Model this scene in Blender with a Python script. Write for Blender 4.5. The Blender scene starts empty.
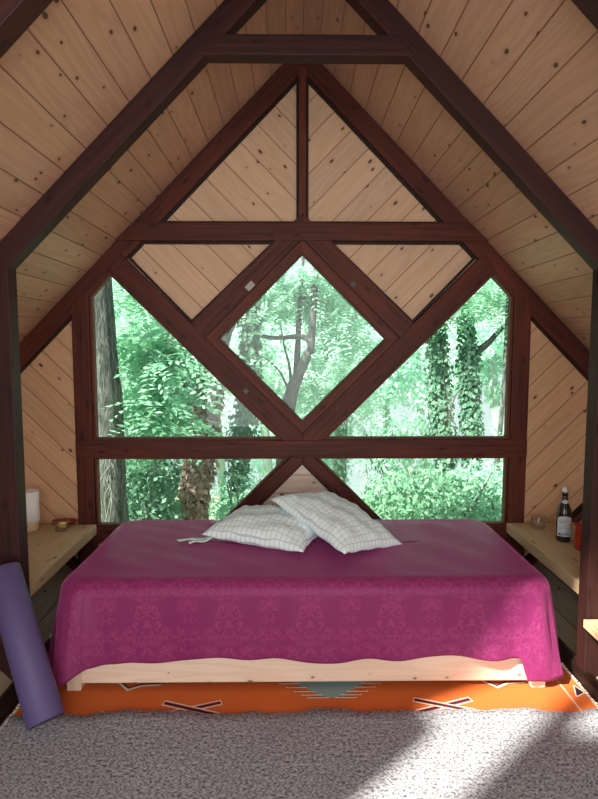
import bpy, bmesh, math, random
import numpy as np
from mathutils import Vector, Matrix, geometry
random.seed(7); rng = np.random.default_rng(11)
SC = bpy.context.scene
COL = SC.collection
PI = math.pi

# ------------------------------------------------------------------ camera
F_PX, CX, CY = 583.0, 299.0, 399.5
CAM = Vector((-.06, 0, 1.46)); YAW = math.radians(.685); PIT = math.radians(5.146)
cam = bpy.data.cameras.new('camera'); co = bpy.data.objects.new('camera', cam); COL.objects.link(co)
co.location = CAM; co.rotation_euler = (PI/2 - PIT, 0, -YAW)
cam.sensor_fit = 'VERTICAL'; cam.sensor_height = 36; cam.lens = F_PX/799*36
cam.clip_start = .05; cam.clip_end = 300
SC.camera = co
FW = Vector((math.sin(YAW)*math.cos(PIT), math.cos(YAW)*math.cos(PIT), -math.sin(PIT)))
RT = Vector((math.cos(YAW), -math.sin(YAW), 0)); UP = RT.cross(FW)
def at(px, py, Y):
    """place in the wood behind the house: the point at distance Y seen in the direction of px, py"""
    d = FW + RT*((px-CX)/F_PX) - UP*((py-CY)/F_PX)
    return CAM + d*(Y/d.y)

# ------------------------------------------------------------------ object helpers
def tag(o, label=None, cat=None, group=None, kind=None):
    if label: o['label'] = label
    if cat: o['category'] = cat
    if group: o['group'] = group
    if kind: o['kind'] = kind
    return o
def empty(name, loc=(0, 0, 0), parent=None):
    o = bpy.data.objects.new(name, None); COL.objects.link(o); o.location = loc
    o.empty_display_size = .1
    if parent: o.parent = parent
    return o
def link_mesh(name, me, mats, parent=None, smooth=False):
    for m in (mats if isinstance(mats, (list, tuple)) else [mats]): me.materials.append(m)
    if smooth:
        me.polygons.foreach_set('use_smooth', [True]*len(me.polygons))
    o = bpy.data.objects.new(name, me); COL.objects.link(o)
    if parent: o.parent = parent
    return o
class MB:
    def __init__(s): s.v = []; s.f = []; s.uv = []; s.mi = []; s.sm = []
    def face(s, pts, uvs=None, mi=0, smooth=False):
        n = len(s.v); s.v += [tuple(p) for p in pts]; s.f.append(tuple(range(n, n+len(pts))))
        s.uv += list(uvs) if uvs else [(p[0], p[1]) for p in pts]; s.mi.append(mi); s.sm.append(smooth)
    def build(s, name, mats, parent=None, merge=True, loc=None):
        me = bpy.data.meshes.new(name); me.from_pydata(s.v, [], s.f)
        uvl = me.uv_layers.new(name='UVMap')
        uvl.data.foreach_set('uv', [c for q in s.uv for c in q])
        me.polygons.foreach_set('material_index', s.mi); me.polygons.foreach_set('use_smooth', s.sm)
        if merge:
            bm = bmesh.new(); bm.from_mesh(me)
            bmesh.ops.remove_doubles(bm, verts=bm.verts, dist=1e-5)
            bmesh.ops.recalc_face_normals(bm, faces=bm.faces)
            bm.to_mesh(me); bm.free()
        o = link_mesh(name, me, mats, parent)
        if loc is not None:
            me.transform(Matrix.Translation(-Vector(loc))); o.location = loc
        return o
def bevel(o, w=.003, seg=2):
    m = o.modifiers.new('bevel', 'BEVEL'); m.width = w; m.segments = seg; m.limit_method = 'ANGLE'; m.angle_limit = .6
    return o
def prism(mb, poly, y0, y1, d=(1, 0), mi=0):
    """polygon in the XZ plane extruded along Y; uv runs along direction d"""
    d = Vector(d).normalized(); n = Vector((-d.y, d.x)); off = random.uniform(0, 20)
    def u(p, y=None):
        q = Vector(p); return (q.dot(d)+off, (q.dot(n) if y is None else y))
    mb.face([(p[0], y0, p[1]) for p in poly], [u(p) for p in poly], mi)
    mb.face([(p[0], y1, p[1]) for p in reversed(poly)], [u(p) for p in reversed(poly)], mi)
    for i in range(len(poly)):
        a, b = poly[i], poly[(i+1) % len(poly)]
        mb.face([(a[0], y0, a[1]), (a[0], y1, a[1]), (b[0], y1, b[1]), (b[0], y0, b[1])], [u(a, y0+5), u(a, y1+5), u(b, y1+5), u(b, y0+5)], mi)
def box(mb, x0, x1, y0, y1, z0, z1, axis=0, mi=0):
    X, Y, Z = (x0, x1), (y0, y1), (z0, z1); off = random.uniform(0, 20)
    def uv(p, nax):
        ax = [0, 1, 2]; ax.remove(nax)
        if axis in ax: ax.remove(axis); return (p[axis]+off, p[ax[0]])
        return (p[ax[0]]+off, p[ax[1]])
    c = lambda i, j, k: (X[i], Y[j], Z[k])
    for nax, q in ((0, [(0,0,0),(0,0,1),(0,1,1),(0,1,0)]), (0, [(1,0,0),(1,1,0),(1,1,1),(1,0,1)]),
                   (1, [(0,0,0),(1,0,0),(1,0,1),(0,0,1)]), (1, [(0,1,0),(0,1,1),(1,1,1),(1,1,0)]),
                   (2, [(0,0,0),(0,1,0),(1,1,0),(1,0,0)]), (2, [(0,0,1),(1,0,1),(1,1,1),(0,1,1)])):
        P = [c(*t) for t in q]; mb.face(P, [uv(p, nax) for p in P], mi)
def ccw(poly):
    a = sum(poly[i][0]*poly[(i+1) % len(poly)][1]-poly[(i+1) % len(poly)][0]*poly[i][1] for i in range(len(poly)))
    return list(poly) if a > 0 else list(reversed(poly))
def inset(poly, w):
    poly = ccw(poly); n = len(poly); out = []
    L = []
    for i in range(n):
        a, b = Vector(poly[i]), Vector(poly[(i+1) % n]); d = (b-a).normalized(); nn = Vector((-d.y, d.x)); L.append((a+nn*w, d))
    for i in range(n):
        (a, d), (b, e) = L[i-1], L[i]
        t = (b-a).cross(e)/d.cross(e) if hasattr(d, 'cross') else 0
        p = a+d*t; out.append((p.x, p.y))
    return out
def poly_frame(mb, poly, w, y0, y1, mi=0):
    o = ccw(poly); i_ = inset(o, w); n = len(o)
    for k in range(n):
        j = (k+1) % n; d = (o[j][0]-o[k][0], o[j][1]-o[k][1])
        prism(mb, [o[k], o[j], i_[j], i_[k]], y0, y1, d, mi)
def lathe(mb, prof, seg=32, c=(0, 0, 0), mi=0, smooth=True, a0=0, a1=2*PI):
    for k in range(len(prof)-1):
        (r0, z0), (r1, z1) = prof[k], prof[k+1]
        for s in range(seg):
            t0 = a0+(a1-a0)*s/seg; t1 = a0+(a1-a0)*(s+1)/seg
            P = [(c[0]+r0*math.cos(t0), c[1]+r0*math.sin(t0), c[2]+z0), (c[0]+r0*math.cos(t1), c[1]+r0*math.sin(t1), c[2]+z0),
                 (c[0]+r1*math.cos(t1), c[1]+r1*math.sin(t1), c[2]+z1), (c[0]+r1*math.cos(t0), c[1]+r1*math.sin(t0), c[2]+z1)]
            U = [(s/seg, z0), ((s+1)/seg, z0), ((s+1)/seg, z1), (s/seg, z1)]
            if r0 < 1e-6: P = P[1:]; U = U[1:]
            elif r1 < 1e-6: P = P[:3]; U = U[:3]
            mb.face(P, U, mi, smooth)
def tube(mb, pts, rad, seg=10, rough=0., mi=0, cap=True):
    pts = [Vector(p) for p in pts]; n = len(pts)
    if not isinstance(rad, (list, tuple)): rad = [rad]*n
    rings = []; L = 0; prev = None; Ls = []
    for i, p in enumerate(pts):
        t = (pts[min(i+1, n-1)]-pts[max(i-1, 0)]).normalized()
        if prev is None: a = t.orthogonal().normalized()
        else: a = (prev - t*prev.dot(t)).normalized()
        prev = a; b = t.cross(a)
        rings.append([p+(a*math.cos(2*PI*s/seg)+b*math.sin(2*PI*s/seg))*rad[i]*(1+rough*random.uniform(-1, 1)) for s in range(seg)])
        if i: L += (p-pts[i-1]).length
        Ls.append(L)
    for i in range(n-1):
        for s in range(seg):
            s2 = (s+1) % seg; c = 2*PI*rad[i]
            mb.face([rings[i][s], rings[i][s2], rings[i+1][s2], rings[i+1][s]],
                    [(Ls[i], c*s/seg), (Ls[i], c*(s+1)/seg), (Ls[i+1], c*(s+1)/seg), (Ls[i+1], c*s/seg)], mi, True)
    if cap:
        mb.face(list(reversed(rings[0])), None, mi); mb.face(rings[-1], None, mi)

# ------------------------------------------------------------------ material helpers
class NT:
    def __init__(s, name):
        s.m = bpy.data.materials.new(name); s.m.use_nodes = True; s.t = s.m.node_tree
        for n in list(s.t.nodes): s.t.nodes.remove(n)
        s.out = s.n('ShaderNodeOutputMaterial')
    def n(s, typ, **kw):
        nd = s.t.nodes.new(typ)
        for k, v in kw.items(): setattr(nd, k, v)
        return nd
    def put(s, sock, v):
        if isinstance(v, bpy.types.NodeSocket): s.t.links.new(v, sock)
        elif v is not None:
            if sock.type == 'RGBA' and hasattr(v, '__len__') and len(v) == 3: v = (*v, 1)
            sock.default_value = v
    def math(s, op, a, b=None, c=None, clamp=False):
        nd = s.n('ShaderNodeMath', operation=op, use_clamp=clamp); s.put(nd.inputs[0], a)
        if b is not None: s.put(nd.inputs[1], b)
        if c is not None: s.put(nd.inputs[2], c)
        return nd.outputs[0]
    def mix(s, f, a, b, bt='MIX'):
        nd = s.n('ShaderNodeMix', data_type='RGBA', blend_type=bt); s.put(nd.inputs[0], f); s.put(nd.inputs[6], a); s.put(nd.inputs[7], b)
        return nd.outputs[2]
    def comb(s, x=0., y=0., z=0.):
        nd = s.n('ShaderNodeCombineXYZ'); s.put(nd.inputs[0], x); s.put(nd.inputs[1], y); s.put(nd.inputs[2], z); return nd.outputs[0]
    def uv(s):
        nd = s.n('ShaderNodeUVMap'); sp = s.n('ShaderNodeSeparateXYZ'); s.t.links.new(nd.outputs[0], sp.inputs[0]); return sp.outputs[0], sp.outputs[1]
    def noise(s, vec, scale=1., detail=3., rough=.5, dist=0.):
        nd = s.n('ShaderNodeTexNoise'); s.put(nd.inputs['Vector'], vec); nd.inputs['Scale'].default_value = scale
        nd.inputs['Detail'].default_value = detail; nd.inputs['Roughness'].default_value = rough; nd.inputs['Distortion'].default_value = dist
        return nd.outputs[0]
    def sstep(s, v, a, b):
        nd = s.n('ShaderNodeMapRange', interpolation_type='SMOOTHSTEP', clamp=True); s.put(nd.inputs[0], v)
        nd.inputs[1].default_value = a; nd.inputs[2].default_value = b; return nd.outputs[0]
    def bump(s, h, strength=.3, dist=.002):
        nd = s.n('ShaderNodeBump'); nd.inputs['Strength'].default_value = strength; nd.inputs['Distance'].default_value = dist
        s.put(nd.inputs['Height'], h); return nd.outputs[0]
    def bsdf(s, col, rough=.5, normal=None, **kw):
        nd = s.n('ShaderNodeBsdfPrincipled'); s.put(nd.inputs['Base Color'], col); s.put(nd.inputs['Roughness'], rough)
        if normal is not None: s.put(nd.inputs['Normal'], normal)
        for k, v in kw.items(): s.put(nd.inputs[k.replace('_', ' ')], v)
        s.t.links.new(nd.outputs[0], s.out.inputs[0]); return nd
    def rnd(s):
        return s.n('ShaderNodeObjectInfo').outputs['Random']

def plank_mat(name, light, dark, w=.112, knot=.9, groove=(.10, .055, .03), tint=.14, rough=.5, gw=.0016, kscale=3.4):
    t = NT(name); u, v = t.uv()
    vs = t.math('DIVIDE', v, w); vid = t.math('FLOOR', vs); fv = t.math('FRACT', vs)
    wn = t.n('ShaderNodeTexWhiteNoise', noise_dimensions='1D'); t.put(wn.inputs['W'], vid); r = wn.outputs[0]
    r40 = t.math('MULTIPLY', r, 61.)
    uo = t.math('ADD', u, r40)
    # knots
    ku = t.math('MULTIPLY', uo, kscale*1.7); kv = t.math('ADD', t.math('MULTIPLY', v, 11.), r40)
    vo = t.n('ShaderNodeTexVoronoi', voronoi_dimensions='2D', feature='F1'); t.put(vo.inputs['Vector'], t.comb(ku, kv)); vo.inputs['Scale'].default_value = 1.
    kd = vo.outputs['Distance']
    sepc = t.n('ShaderNodeSeparateColor'); t.t.links.new(vo.outputs['Color'], sepc.inputs[0])
    kr = t.math('MULTIPLY_ADD', sepc.outputs[0], .155, -.075)       # knot radius differs per cell, some vanish
    kk = t.math('SUBTRACT', kd, kr)
    knotm = t.math('SUBTRACT', 1., t.sstep(kk, -.004, .03)); knotm = t.math('MULTIPLY', knotm, knot)
    halo = t.math('SUBTRACT', 1., t.sstep(kk, .0, .17))
    # grain: flowing rings bent round the knots
    bend = t.math('MULTIPLY', halo, .5)
    g1 = t.noise(t.comb(t.math('MULTIPLY', uo, .9), t.math('ADD', t.math('MULTIPLY', v, 11.), bend), r40), 1., 2., .5, .3)
    rings = t.math('SINE', t.math('MULTIPLY', g1, 46.)); rings = t.math('MULTIPLY_ADD', rings, .5, .5)
    g2 = t.noise(t.comb(t.math('MULTIPLY', uo, 5.), t.math('MULTIPLY', v, 260.), r40), 1., 3., .6)
    f = t.math('ADD', t.math('MULTIPLY', rings, .42), t.math('MULTIPLY', g2, .5))
    colr = t.mix(f, light, dark)
    big = t.noise(t.comb(t.math('MULTIPLY', uo, .8), v, r40), 1.5, 2.)
    colr = t.mix(t.math('MULTIPLY', t.sstep(big, .45, .8), .35), colr, tuple(c*k for c, k in zip(light, (1.0, .82, .68))))
    val = t.math('MULTIPLY_ADD', r, tint*2, 1-tint)
    hs = t.n('ShaderNodeHueSaturation'); t.put(hs.inputs['Value'], val); t.put(hs.inputs['Color'], colr)
    colr = t.mix(t.math('MULTIPLY', halo, .16), hs.outputs[0], tuple(c*.6 for c in dark))
    colr = t.mix(knotm, colr, (.055, .02, .012))
    e = t.math('MULTIPLY', t.math('MINIMUM', fv, t.math('SUBTRACT', 1., fv)), w)
    gm = t.sstep(e, gw*.5, gw*1.6)
    colr = t.mix(gm, groove, colr)
    h = t.math('ADD', t.math('MULTIPLY', t.sstep(e, 0., .004), 1.), t.math('MULTIPLY', f, .06))
    t.bsdf(colr, rough, t.bump(h, .7, .004), Specular_IOR_Level=.35)
    return t.m

M = {}
M['roof'] = plank_mat('pine_ceiling_boards', (.60, .37, .245), (.47, .27, .17), w=.125, groove=(.21, .11, .065), tint=.09)
M['wall'] = plank_mat('pine_wall_boards', (.66, .44, .28), (.54, .335, .20), w=.14, tint=.06, groove=(.26, .14, .08))
M['sidewall'] = plank_mat('pine_side_boards', (.68, .41, .235), (.55, .31, .17), w=.112, tint=.07, groove=(.24, .12, .06))
M['whitepine'] = plank_mat('pale_pine_boards', (.80, .70, .60), (.66, .52, .40), w=.11, groove=(.35, .25, .18), tint=.06)
M['shelf'] = plank_mat('pale_pine_shelf', (.66, .50, .32), (.52, .36, .20), w=.30, tint=.08, knot=.6, gw=.0001, kscale=2.2)
M['greyplank'] = plank_mat('weathered_pine_boards', (.42, .34, .235), (.32, .25, .17), w=.13, groove=(.04, .03, .02))
M['bedwood'] = plank_mat('raw_pine_bed_wood', (.80, .66, .55), (.68, .50, .37), w=.30, tint=.1, knot=.7, gw=.0001, kscale=4.)

def stain_mat(name, a, b, red=(.13, .026, .014)):
    t = NT(name); u, v = t.uv(); r = t.math('MULTIPLY', t.rnd(), 37.)
    g = t.noise(t.comb(t.math('ADD', t.math('MULTIPLY', u, 2.2), r), t.math('MULTIPLY', v, 55.), r), 1., 5., .62, .6)
    g3 = t.noise(t.comb(t.math('MULTIPLY', u, 6.), t.math('MULTIPLY', v, 260.), r), 1., 2., .5)
    c = t.mix(t.sstep(g, .3, .72), a, b)
    big = t.noise(t.comb(t.math('MULTIPLY', u, 1.3), t.math('MULTIPLY', v, 6.), r), 1.5, 3.)
    c = t.mix(t.math('MULTIPLY', t.sstep(big, .45, .75), .5), c, red)
    c = t.mix(t.math('MULTIPLY', t.sstep(g3, .55, .8), .5), c, tuple(x*.35 for x in a))
    vo = t.n('ShaderNodeTexVoronoi', voronoi_dimensions='2D'); t.put(vo.inputs['Vector'], t.comb(t.math('ADD', t.math('MULTIPLY', u, 3.2), r), t.math('MULTIPLY', v, 9.))); vo.inputs['Scale'].default_value = 1.
    kn = t.math('SUBTRACT', 1., t.sstep(vo.outputs['Distance'], .03, .12))
    c = t.mix(t.math('MULTIPLY', kn, .7), c, (.012, .004, .003))
    t.bsdf(c, .55, t.bump(g, .25, .002), Specular_IOR_Level=.22)
    return t.m
M['stain'] = stain_mat('dark_stained_timber', (.046, .0105, .0068), (.105, .0235, .0135), (.15, .032, .017))
M['stainshade'] = stain_mat('shade_darkened_stained_timber', (.022, .0088, .0085), (.047, .014, .0115), (.072, .019, .0125))  # front frames: stain darkened to paint in the shade on their unlit faces
M['stainred'] = stain_mat('red_brown_stained_timber', (.075, .018, .010), (.135, .034, .018), (.17, .04, .022))
M['stainblack'] = stain_mat('near_black_moulding', (.012, .005, .004), (.022, .008, .006), (.03, .009, .006))

def simple(name, col, rough=.5, nscale=0, namt=.12, **kw):
    t = NT(name)
    if nscale:
        tc = t.n('ShaderNodeTexCoord').outputs['Object']; n = t.noise(tc, nscale, 3.)
        c = t.mix(n, tuple(x*(1-namt) for x in col), tuple(min(1, x*(1+namt)) for x in col)); nm = t.bump(n, .15, .001)
        t.bsdf(c, rough, nm, **kw)
    else: t.bsdf(col, rough, **kw)
    return t.m
def glass_mat(name, tint=(1, 1, 1), refl=.06):
    t = NT(name); tr = t.n('ShaderNodeBsdfTransparent'); tr.inputs[0].default_value = (*tint, 1)
    gl = t.n('ShaderNodeBsdfGlossy'); gl.inputs['Roughness'].default_value = .02
    fr = t.n('ShaderNodeLayerWeight')
    mx = t.n('ShaderNodeMixShader'); t.put(mx.inputs[0], t.math('MULTIPLY_ADD', t.math('POWER', fr.outputs['Facing'], 3.5), .45, refl)); t.t.links.new(tr.outputs[0], mx.inputs[1]); t.t.links.new(gl.outputs[0], mx.inputs[2])
    t.t.links.new(mx.outputs[0], t.out.inputs[0]); return t.m
M['pane'] = glass_mat('window_glass', (.93, 1., .97), .03)
M['metal'] = simple('dull_metal', (.55, .55, .52), .35, Metallic=1.)

# ------------------------------------------------------------------ geometry constants of the house
R0, RS = 3.135, 1.015
def zr(x): return R0-RS*abs(x)
YB = 3.38            # front face of gable timbers
YF = 2.40            # front frame
YN = 1.49            # nearer frame
YS = -1.3            # near end, left open to let sky light in
SL = math.sqrt(1+RS*RS)

# ------------------------------------------------------------------ ceiling (two pitched sides, boards along the ridge)
mb = MB()
def rp(sx, x, y): return (sx*x, y, zr(x))
XE = 2.165
for sx in (-1, 1):
    holes = []
    if sx == -1:
        # unseen openings invented in the near left pitch to shape the sun patches
        SUN = Vector((.75, .66, -.93))
        def onroof(x, y):      # floor point carried back up the sun's ray to the left pitch
            P = Vector((x, y, 0)); # z = s*.93 ; x' = x-.75 s ; roof z = R0+RS*x'
            s = (R0+RS*x)/(.93+RS*.75); q = P-SUN*s; return (-q.x, q.y)
        h1 = [(.0, 1.58), (.52, 2.10), (.47, 2.24), (.90, 2.45), (1.30, 2.66), (1.70, 2.84), (1.55, 2.55), (1.06, 2.29), (.93, 2.16), (.26, 1.55)]
        h2 = [(1.00, 2.06), (1.13, 2.21), (1.56, 2.46), (1.60, 2.46), (1.35, 2.1)]
        holes = [[onroof(*p) for p in h] for h in (h1, h2)]
    outer = [(0, YS), (XE, YS), (XE, YB+.12), (0, YB+.12)]
    allp = outer+[p for h in holes for p in h]
    tris = geometry.tessellate_polygon([[Vector((p[0], p[1], 0)) for p in outer]]+[[Vector((p[0], p[1], 0)) for p in h] for h in holes])
    for tr in tris:
        P = [rp(sx, *allp[i]) for i in tr]
        mb.face(P, [(p[1], abs(p[0])*SL+(20 if sx > 0 else 0)) for p in P])
ceil_ = mb.build('ceiling', M['roof']); tag(ceil_, kind='structure')

# outer roof covering so no light leaks at the ridge
# ------------------------------------------------------------------ lower sloping side walls, boards lengthwise
WX0, WX1 = 1.23, 2.17
for sx, nm in ((-1, 'wall_left'), (1, 'wall_right')):
    mb = MB()
    def seg(x0, x1, y0, y1):
        P = [(sx*x0, y0, x0-WX0), (sx*x1, y0, x1-WX0), (sx*x1, y1, x1-WX0), (sx*x0, y1, x0-WX0)]
        mb.face(P, [(p[1], (abs(p[0])-WX0)*1.414) for p in P])
    seg(WX0+.035, WX1, YS, YB+.12)
    if sx < 0:
        for a, b in ((YS, 2.78), (2.92, YB+.12)): seg(WX0, WX0+.035, a, b)
    else: seg(WX0, WX0+.035, YS, YB+.12)
    tag(mb.build(nm, M['greyplank']), kind='structure')
    mb = MB()
    prism(mb, [(sx*1.19, 0), (sx*1.19, .055), (sx*1.225, .055), (sx*1.262, .028), (sx*1.262, 0)], YS, YB, (0, 1))
    tag(mb.build('baseboard_left' if sx < 0 else 'baseboard_right', M['stainblack']), kind='structure')
# ------------------------------------------------------------------ floor
mb = MB(); box(mb, -1.35, 1.35, YS, YB+.12, -.06, 0, axis=1)
M['floorboards'] = plank_mat('dark_floor_boards', (.16, .09, .05), (.10, .05, .03), w=.12)
tag(mb.build('floor', M['floorboards']), kind='structure')

# ------------------------------------------------------------------ back gable wall boards
YP = YB+.045
def planks(mb, poly, d, mi=0):
    d = Vector(d).normalized(); n = Vector((-d.y, d.x))
    P = [(p[0], YP, p[1]) for p in inset(poly, -.03)]
    off = 40+random.randint(0, 60)*.11
    mb.face(P, [(Vector((p[0], p[2])).dot(d)+off, Vector((p[0], p[2])).dot(n)+off) for p in P], mi)
RL = R0-.15
P_TOP = [(.021, RL-.021*RS), (.021, 2.16), ((RL-2.16)/RS, 2.16)]
P_TRAP = [(.15, 2.06), ((RL-2.06)/RS, 2.06), (1.001, 1.969), (.64, 1.597)]
P_WIN = [(.112, .915), (1.10, 1.892), (1.222, RL-1.222*RS+.012), (1.222, .915)]
P_LOW = [(.075, .815), (1.219, .815), (1.219, .40), (.490, .40)]
P_TRI = [(0, .772), (.372, .40), (-.372, .40)]
P_SIDE = [(1.32, RL-1.32*RS), (1.32, .145), (2.065, .89)]
mir = lambda P: [(-x, z) for x, z in P]
mb = MB()
for P in (P_TOP, P_TRAP, P_SIDE):
    k_ = 2 if P is P_SIDE else 0
    planks(mb, P, (1, 1), k_); planks(mb, mir(P), (1, -1), k_)
planks(mb, P_TRI, (1, 0), 1)
planks(mb, [(-1.32, .35), (1.32, .35), (1.32, 0), (-1.32, 0)], (1, 0), 0)
# outside skin behind the boards, closing the edges behind the timbers
tag(mb.build('wall_back', [M['wall'], M['whitepine'], M['sidewall']]), kind='structure')
# dark mouldings around every board panel
mb = MB()
for P, w in ((P_TOP, .020), (P_TRAP, .020), (P_SIDE, .014)):
    poly_frame(mb, P, w*.65, YB+.018, YP); poly_frame(mb, mir(P), w*.65, YB+.018, YP)
poly_frame(mb, P_TRI, .006, YB+.03, YP)
tag(mb.build('trim_1', M['stainblack']), kind='structure')

# ------------------------------------------------------------------ windows
def window(n, poly, w, y0, y1, mat, pane_inset):
    cx = sum(p[0] for p in poly)/len(poly)
    root = empty('window_%d' % n); tag(root, kind='structure')
    mb = MB(); poly_frame(mb, poly, w, y0, y1); bevel(mb.build('window_frame', mat, root), .002, 1)
    mb = MB(); ip = inset(poly, w-.004); mb.face([(p[0], y1-.012, p[1]) for p in ip]); mb.build('pane', M['pane'], root)
    return root
window(1, mir(P_WIN), .016, YB+.012, YB+.06, M['stainred'], 0)
window(2, P_WIN, .016, YB+.012, YB+.06, M['stainred'], 0)
C_Z, H_O, H_I = 1.508, .566, .4775
dia = lambda h: [(0, C_Z+h), (h, C_Z), (0, C_Z-h), (-h, C_Z)]
w3 = window(3, dia(H_O), (H_O-H_I)/math.sqrt(2), YB+.004, YB+.06, M['stainred'], 0)
window(4, mir(P_LOW), .012, YB+.012, YB+.06, M['stainred'], 0)
window(5, P_LOW, .012, YB+.012, YB+.06, M['stainred'], 0)
# shade of the gap painted in near-black: beading round the opening sash
mb = MB(); poly_frame(mb, dia(H_O+.006), .007, YB-.004, YB+.02); mb.build('gap_shade_strip', M['stainblack'], w3)
# thin inner bead of the sash
mb = MB(); poly_frame(mb, dia(H_I+.014), .012, YB-.002, YB+.03); mb.build('glazing_bead', M['stain'], w3)
# brass catch plate upper left, two bolts
mb = MB()
def rbox(mb, c, a, hx, hz, y0, y1):
    ca, sa = math.cos(a), math.sin(a)
    P = [(c[0]+ca*x-sa*z, c[1]+sa*x+ca*z) for x, z in ((-hx, -hz), (hx, -hz), (hx, hz), (-hx, hz))]
    prism(mb, P, y0, y1, (ca, sa))
rbox(mb, (-.299, 1.806), PI/4, .026, .017, YB-.012, YB-.003); rbox(mb, (-.292, 1.812), PI/4, .008, .012, YB-.02, YB-.01)
mb.build('catch_plate', simple('pale_metal_catch', (.30, .27, .22), .5, Metallic=.3), w3)
for c in ((-.327, 1.206), (.289, 1.818)):
    mb = MB(); rbox(mb, c, -PI/4, .013, .012, YB-.012, YB-.003); rbox(mb, (c[0]+.004, c[1]+.002), -PI/4, .004, .004, YB-.02, YB-.01)
    mb.build('bolt', simple('black_iron', (.03, .03, .03), .35, Metallic=.8), w3)

# ------------------------------------------------------------------ gable frame timbers
gf = empty('gable_frame', (0, YB, 0))
tag(gf, 'dark red-brown stained timber frame of the far gable, crossed braces around a diamond window', 'timber frame')
def member(name, poly, y0, d, root, mat='stain', y1=None):
    mb = MB(); prism(mb, poly, y0, y1 if y1 else YB+.075, d)
    o = mb.build(name, M[mat]); o.parent = root; o.matrix_parent_inverse = Matrix.Translation(-Vector(root.location)); bevel(o, .003, 2); return o
for sx in (-1, 1):
    member('rafter', [(0, R0-.004), (0, RL), (sx*2.09, RL-2.09*RS), (sx*2.14, zr(2.14)-.004)], YB-.001*sx, (1, -sx), gf)
    # post: outer part darker face and slim inner stile
    member('post', [(sx*1.222, 0), (sx*1.222, RL-1.222*RS+.05), (sx*1.32, RL-1.32*RS+.05), (sx*1.32, 0)], YB-.004, (0, 1), gf)
    # long crossing brace, from the centre up to the rafter
    member('brace', [(0, .954), (sx*1.03, 1.985), (sx*1.12, RL-1.12*RS+.03), (sx*1.10, 1.892), (sx*.0, .802)], YB-.007 if sx > 0 else YB-.0085, (1, sx), gf)
    # upper short brace meeting at the tie beam
    member('brace', [(0, 2.074+.14), (0, 2.074), (sx*.566, 1.508), (sx*.64, 1.597)], YB-.010-.001*sx, (1, -sx), gf, 'stainred' if False else 'stain')
    member('brace', [(0, .885), (0, .775), (sx*.40, .375), (sx*.510, .375)], YB-.003-.001*sx, (1, -sx), gf)
    member('sole_brace', [(sx*1.20, 0), (sx*1.30, 0.0), (sx*2.15, .86), (sx*2.07, .88), (sx*1.32, .145), (sx*1.20, .03)], YB-.002, (1, sx), gf)
member('mid_rail', [(-1.32, .815), (1.32, .815), (1.32, .917), (-1.32, .917)], YB-.013, (1, 0), gf)
member('tie_beam', [(-1.06, 2.06), (1.06, 2.06), (.95, 2.16), (-.95, 2.16)], YB-.0145, (1, 0), gf)
member('king_post', [(-.021, 2.16), (.021, 2.16), (.021, RL+.02), (-.021, RL+.02)], YB-.005, (0, 1), gf, 'stainred')
member('sill_beam', [(-1.32, .30), (1.32, .30), (1.32, .40), (-1.32, .40)], YB-.006, (1, 0), gf)

# ------------------------------------------------------------------ front frames
def aframe(y, label, tie=True):
    root = empty('roof_frame', (0, y, 0)); tag(root, label, 'timber frame')
    dy = .078
    for sx in (-1, 1):
        d = .13
        member('rafter', [(0, R0-.004), (0, R0-d), (sx*2.08, R0-d-2.08*RS), (sx*2.135, zr(2.135)-.003)], y+.0008*sx, (1, -sx), root, 'stainshade', y1=y+dy)
        member('post', [(sx*1.205, 0.0), (sx*1.205, zr(1.205)-d+.03), (sx*1.32, zr(1.32)-d+.03), (sx*1.32, 0.0)], y-.002, (0, 1), root, 'stainshade', y1=y+dy-.002)
        member('sole_brace', [(sx*1.30, 0.0), (sx*2.13, .85), (sx*2.06, .90), (sx*1.30, .14)], y+.003, (1, sx), root, 'stainshade', y1=y+dy-.004)
    if tie:
        member('collar_tie', [(-.42, 2.60), (.42, 2.60), (.42+.075/RS*-1+.02, 2.678), (-.42+.055, 2.678)], y-.004, (1, 0), root, 'stainshade', y1=y+dy-.006)
    # floor sill between the posts is hidden by the carpet
    return root
aframe(YF, 'dark stained timber A-frame at the front of the bed, with collar tie across its top')
aframe(YN, 'nearest dark roof frame, only its rafters crossing the top corners', True)
# nail heads of the rafters' roof line are left out: too small

# ------------------------------------------------------------------ shelves
def shelf(sx, label):
    root = empty('wall_shelf', (sx*1.4, 2.9, .42)); tag(root, label, 'shelf', 'shelves along the side walls')
    mb = MB(); XI = 1.212
    prism(mb, [(sx*XI, .42), (sx*XI, .362), (sx*(WX0+.362-.004), .362), (sx*(WX0+.42-.004), .42)], YF+.08, YB-.012, (0, 1))
    # re-map uv lengthwise: boards run along Y
    o = mb.build('shelf_board', M['shelf']); me = o.data; ul = me.uv_layers[0]
    for p in me.polygons:
        for li in p.loop_indices:
            c = me.vertices[me.loops[li].vertex_index].co; ul.data[li].uv = (c.y+sx*3+10, (c.x if abs(p.normal.z) > .5 else c.z)*1.0+.02)
    o.parent = root; o.matrix_parent_inverse = Matrix.Translation(-Vector(root.location)); bevel(o, .003, 2)
    for y in (2.75, 3.1):
        mb = MB(); prism(mb, [(sx*1.30, .362), (sx*1.26, .362), (sx*(1.41), .20), (sx*(1.435), .22), (sx*1.56, .345), (sx*1.56, .362)], y, y+.03, (1, 0))
        b = mb.build('bracket', M['greyplank']); b.parent = root; b.matrix_parent_inverse = Matrix.Translation(-Vector(root.location))
    return root
shelf(-1, 'thick pale pine shelf on the left wall, holding a white lamp')
shelf(1, 'thick pale pine shelf on the right wall, holding a bottle')
mb = MB(); box(mb, 1.185, 1.50, 2.05, 2.385, .265, .30, axis=1)
ledge = bevel(mb.build('ledge', M['shelf']), .003)
tag(ledge, 'pale wooden ledge end at the right edge, before the front post', 'ledge')

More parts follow.
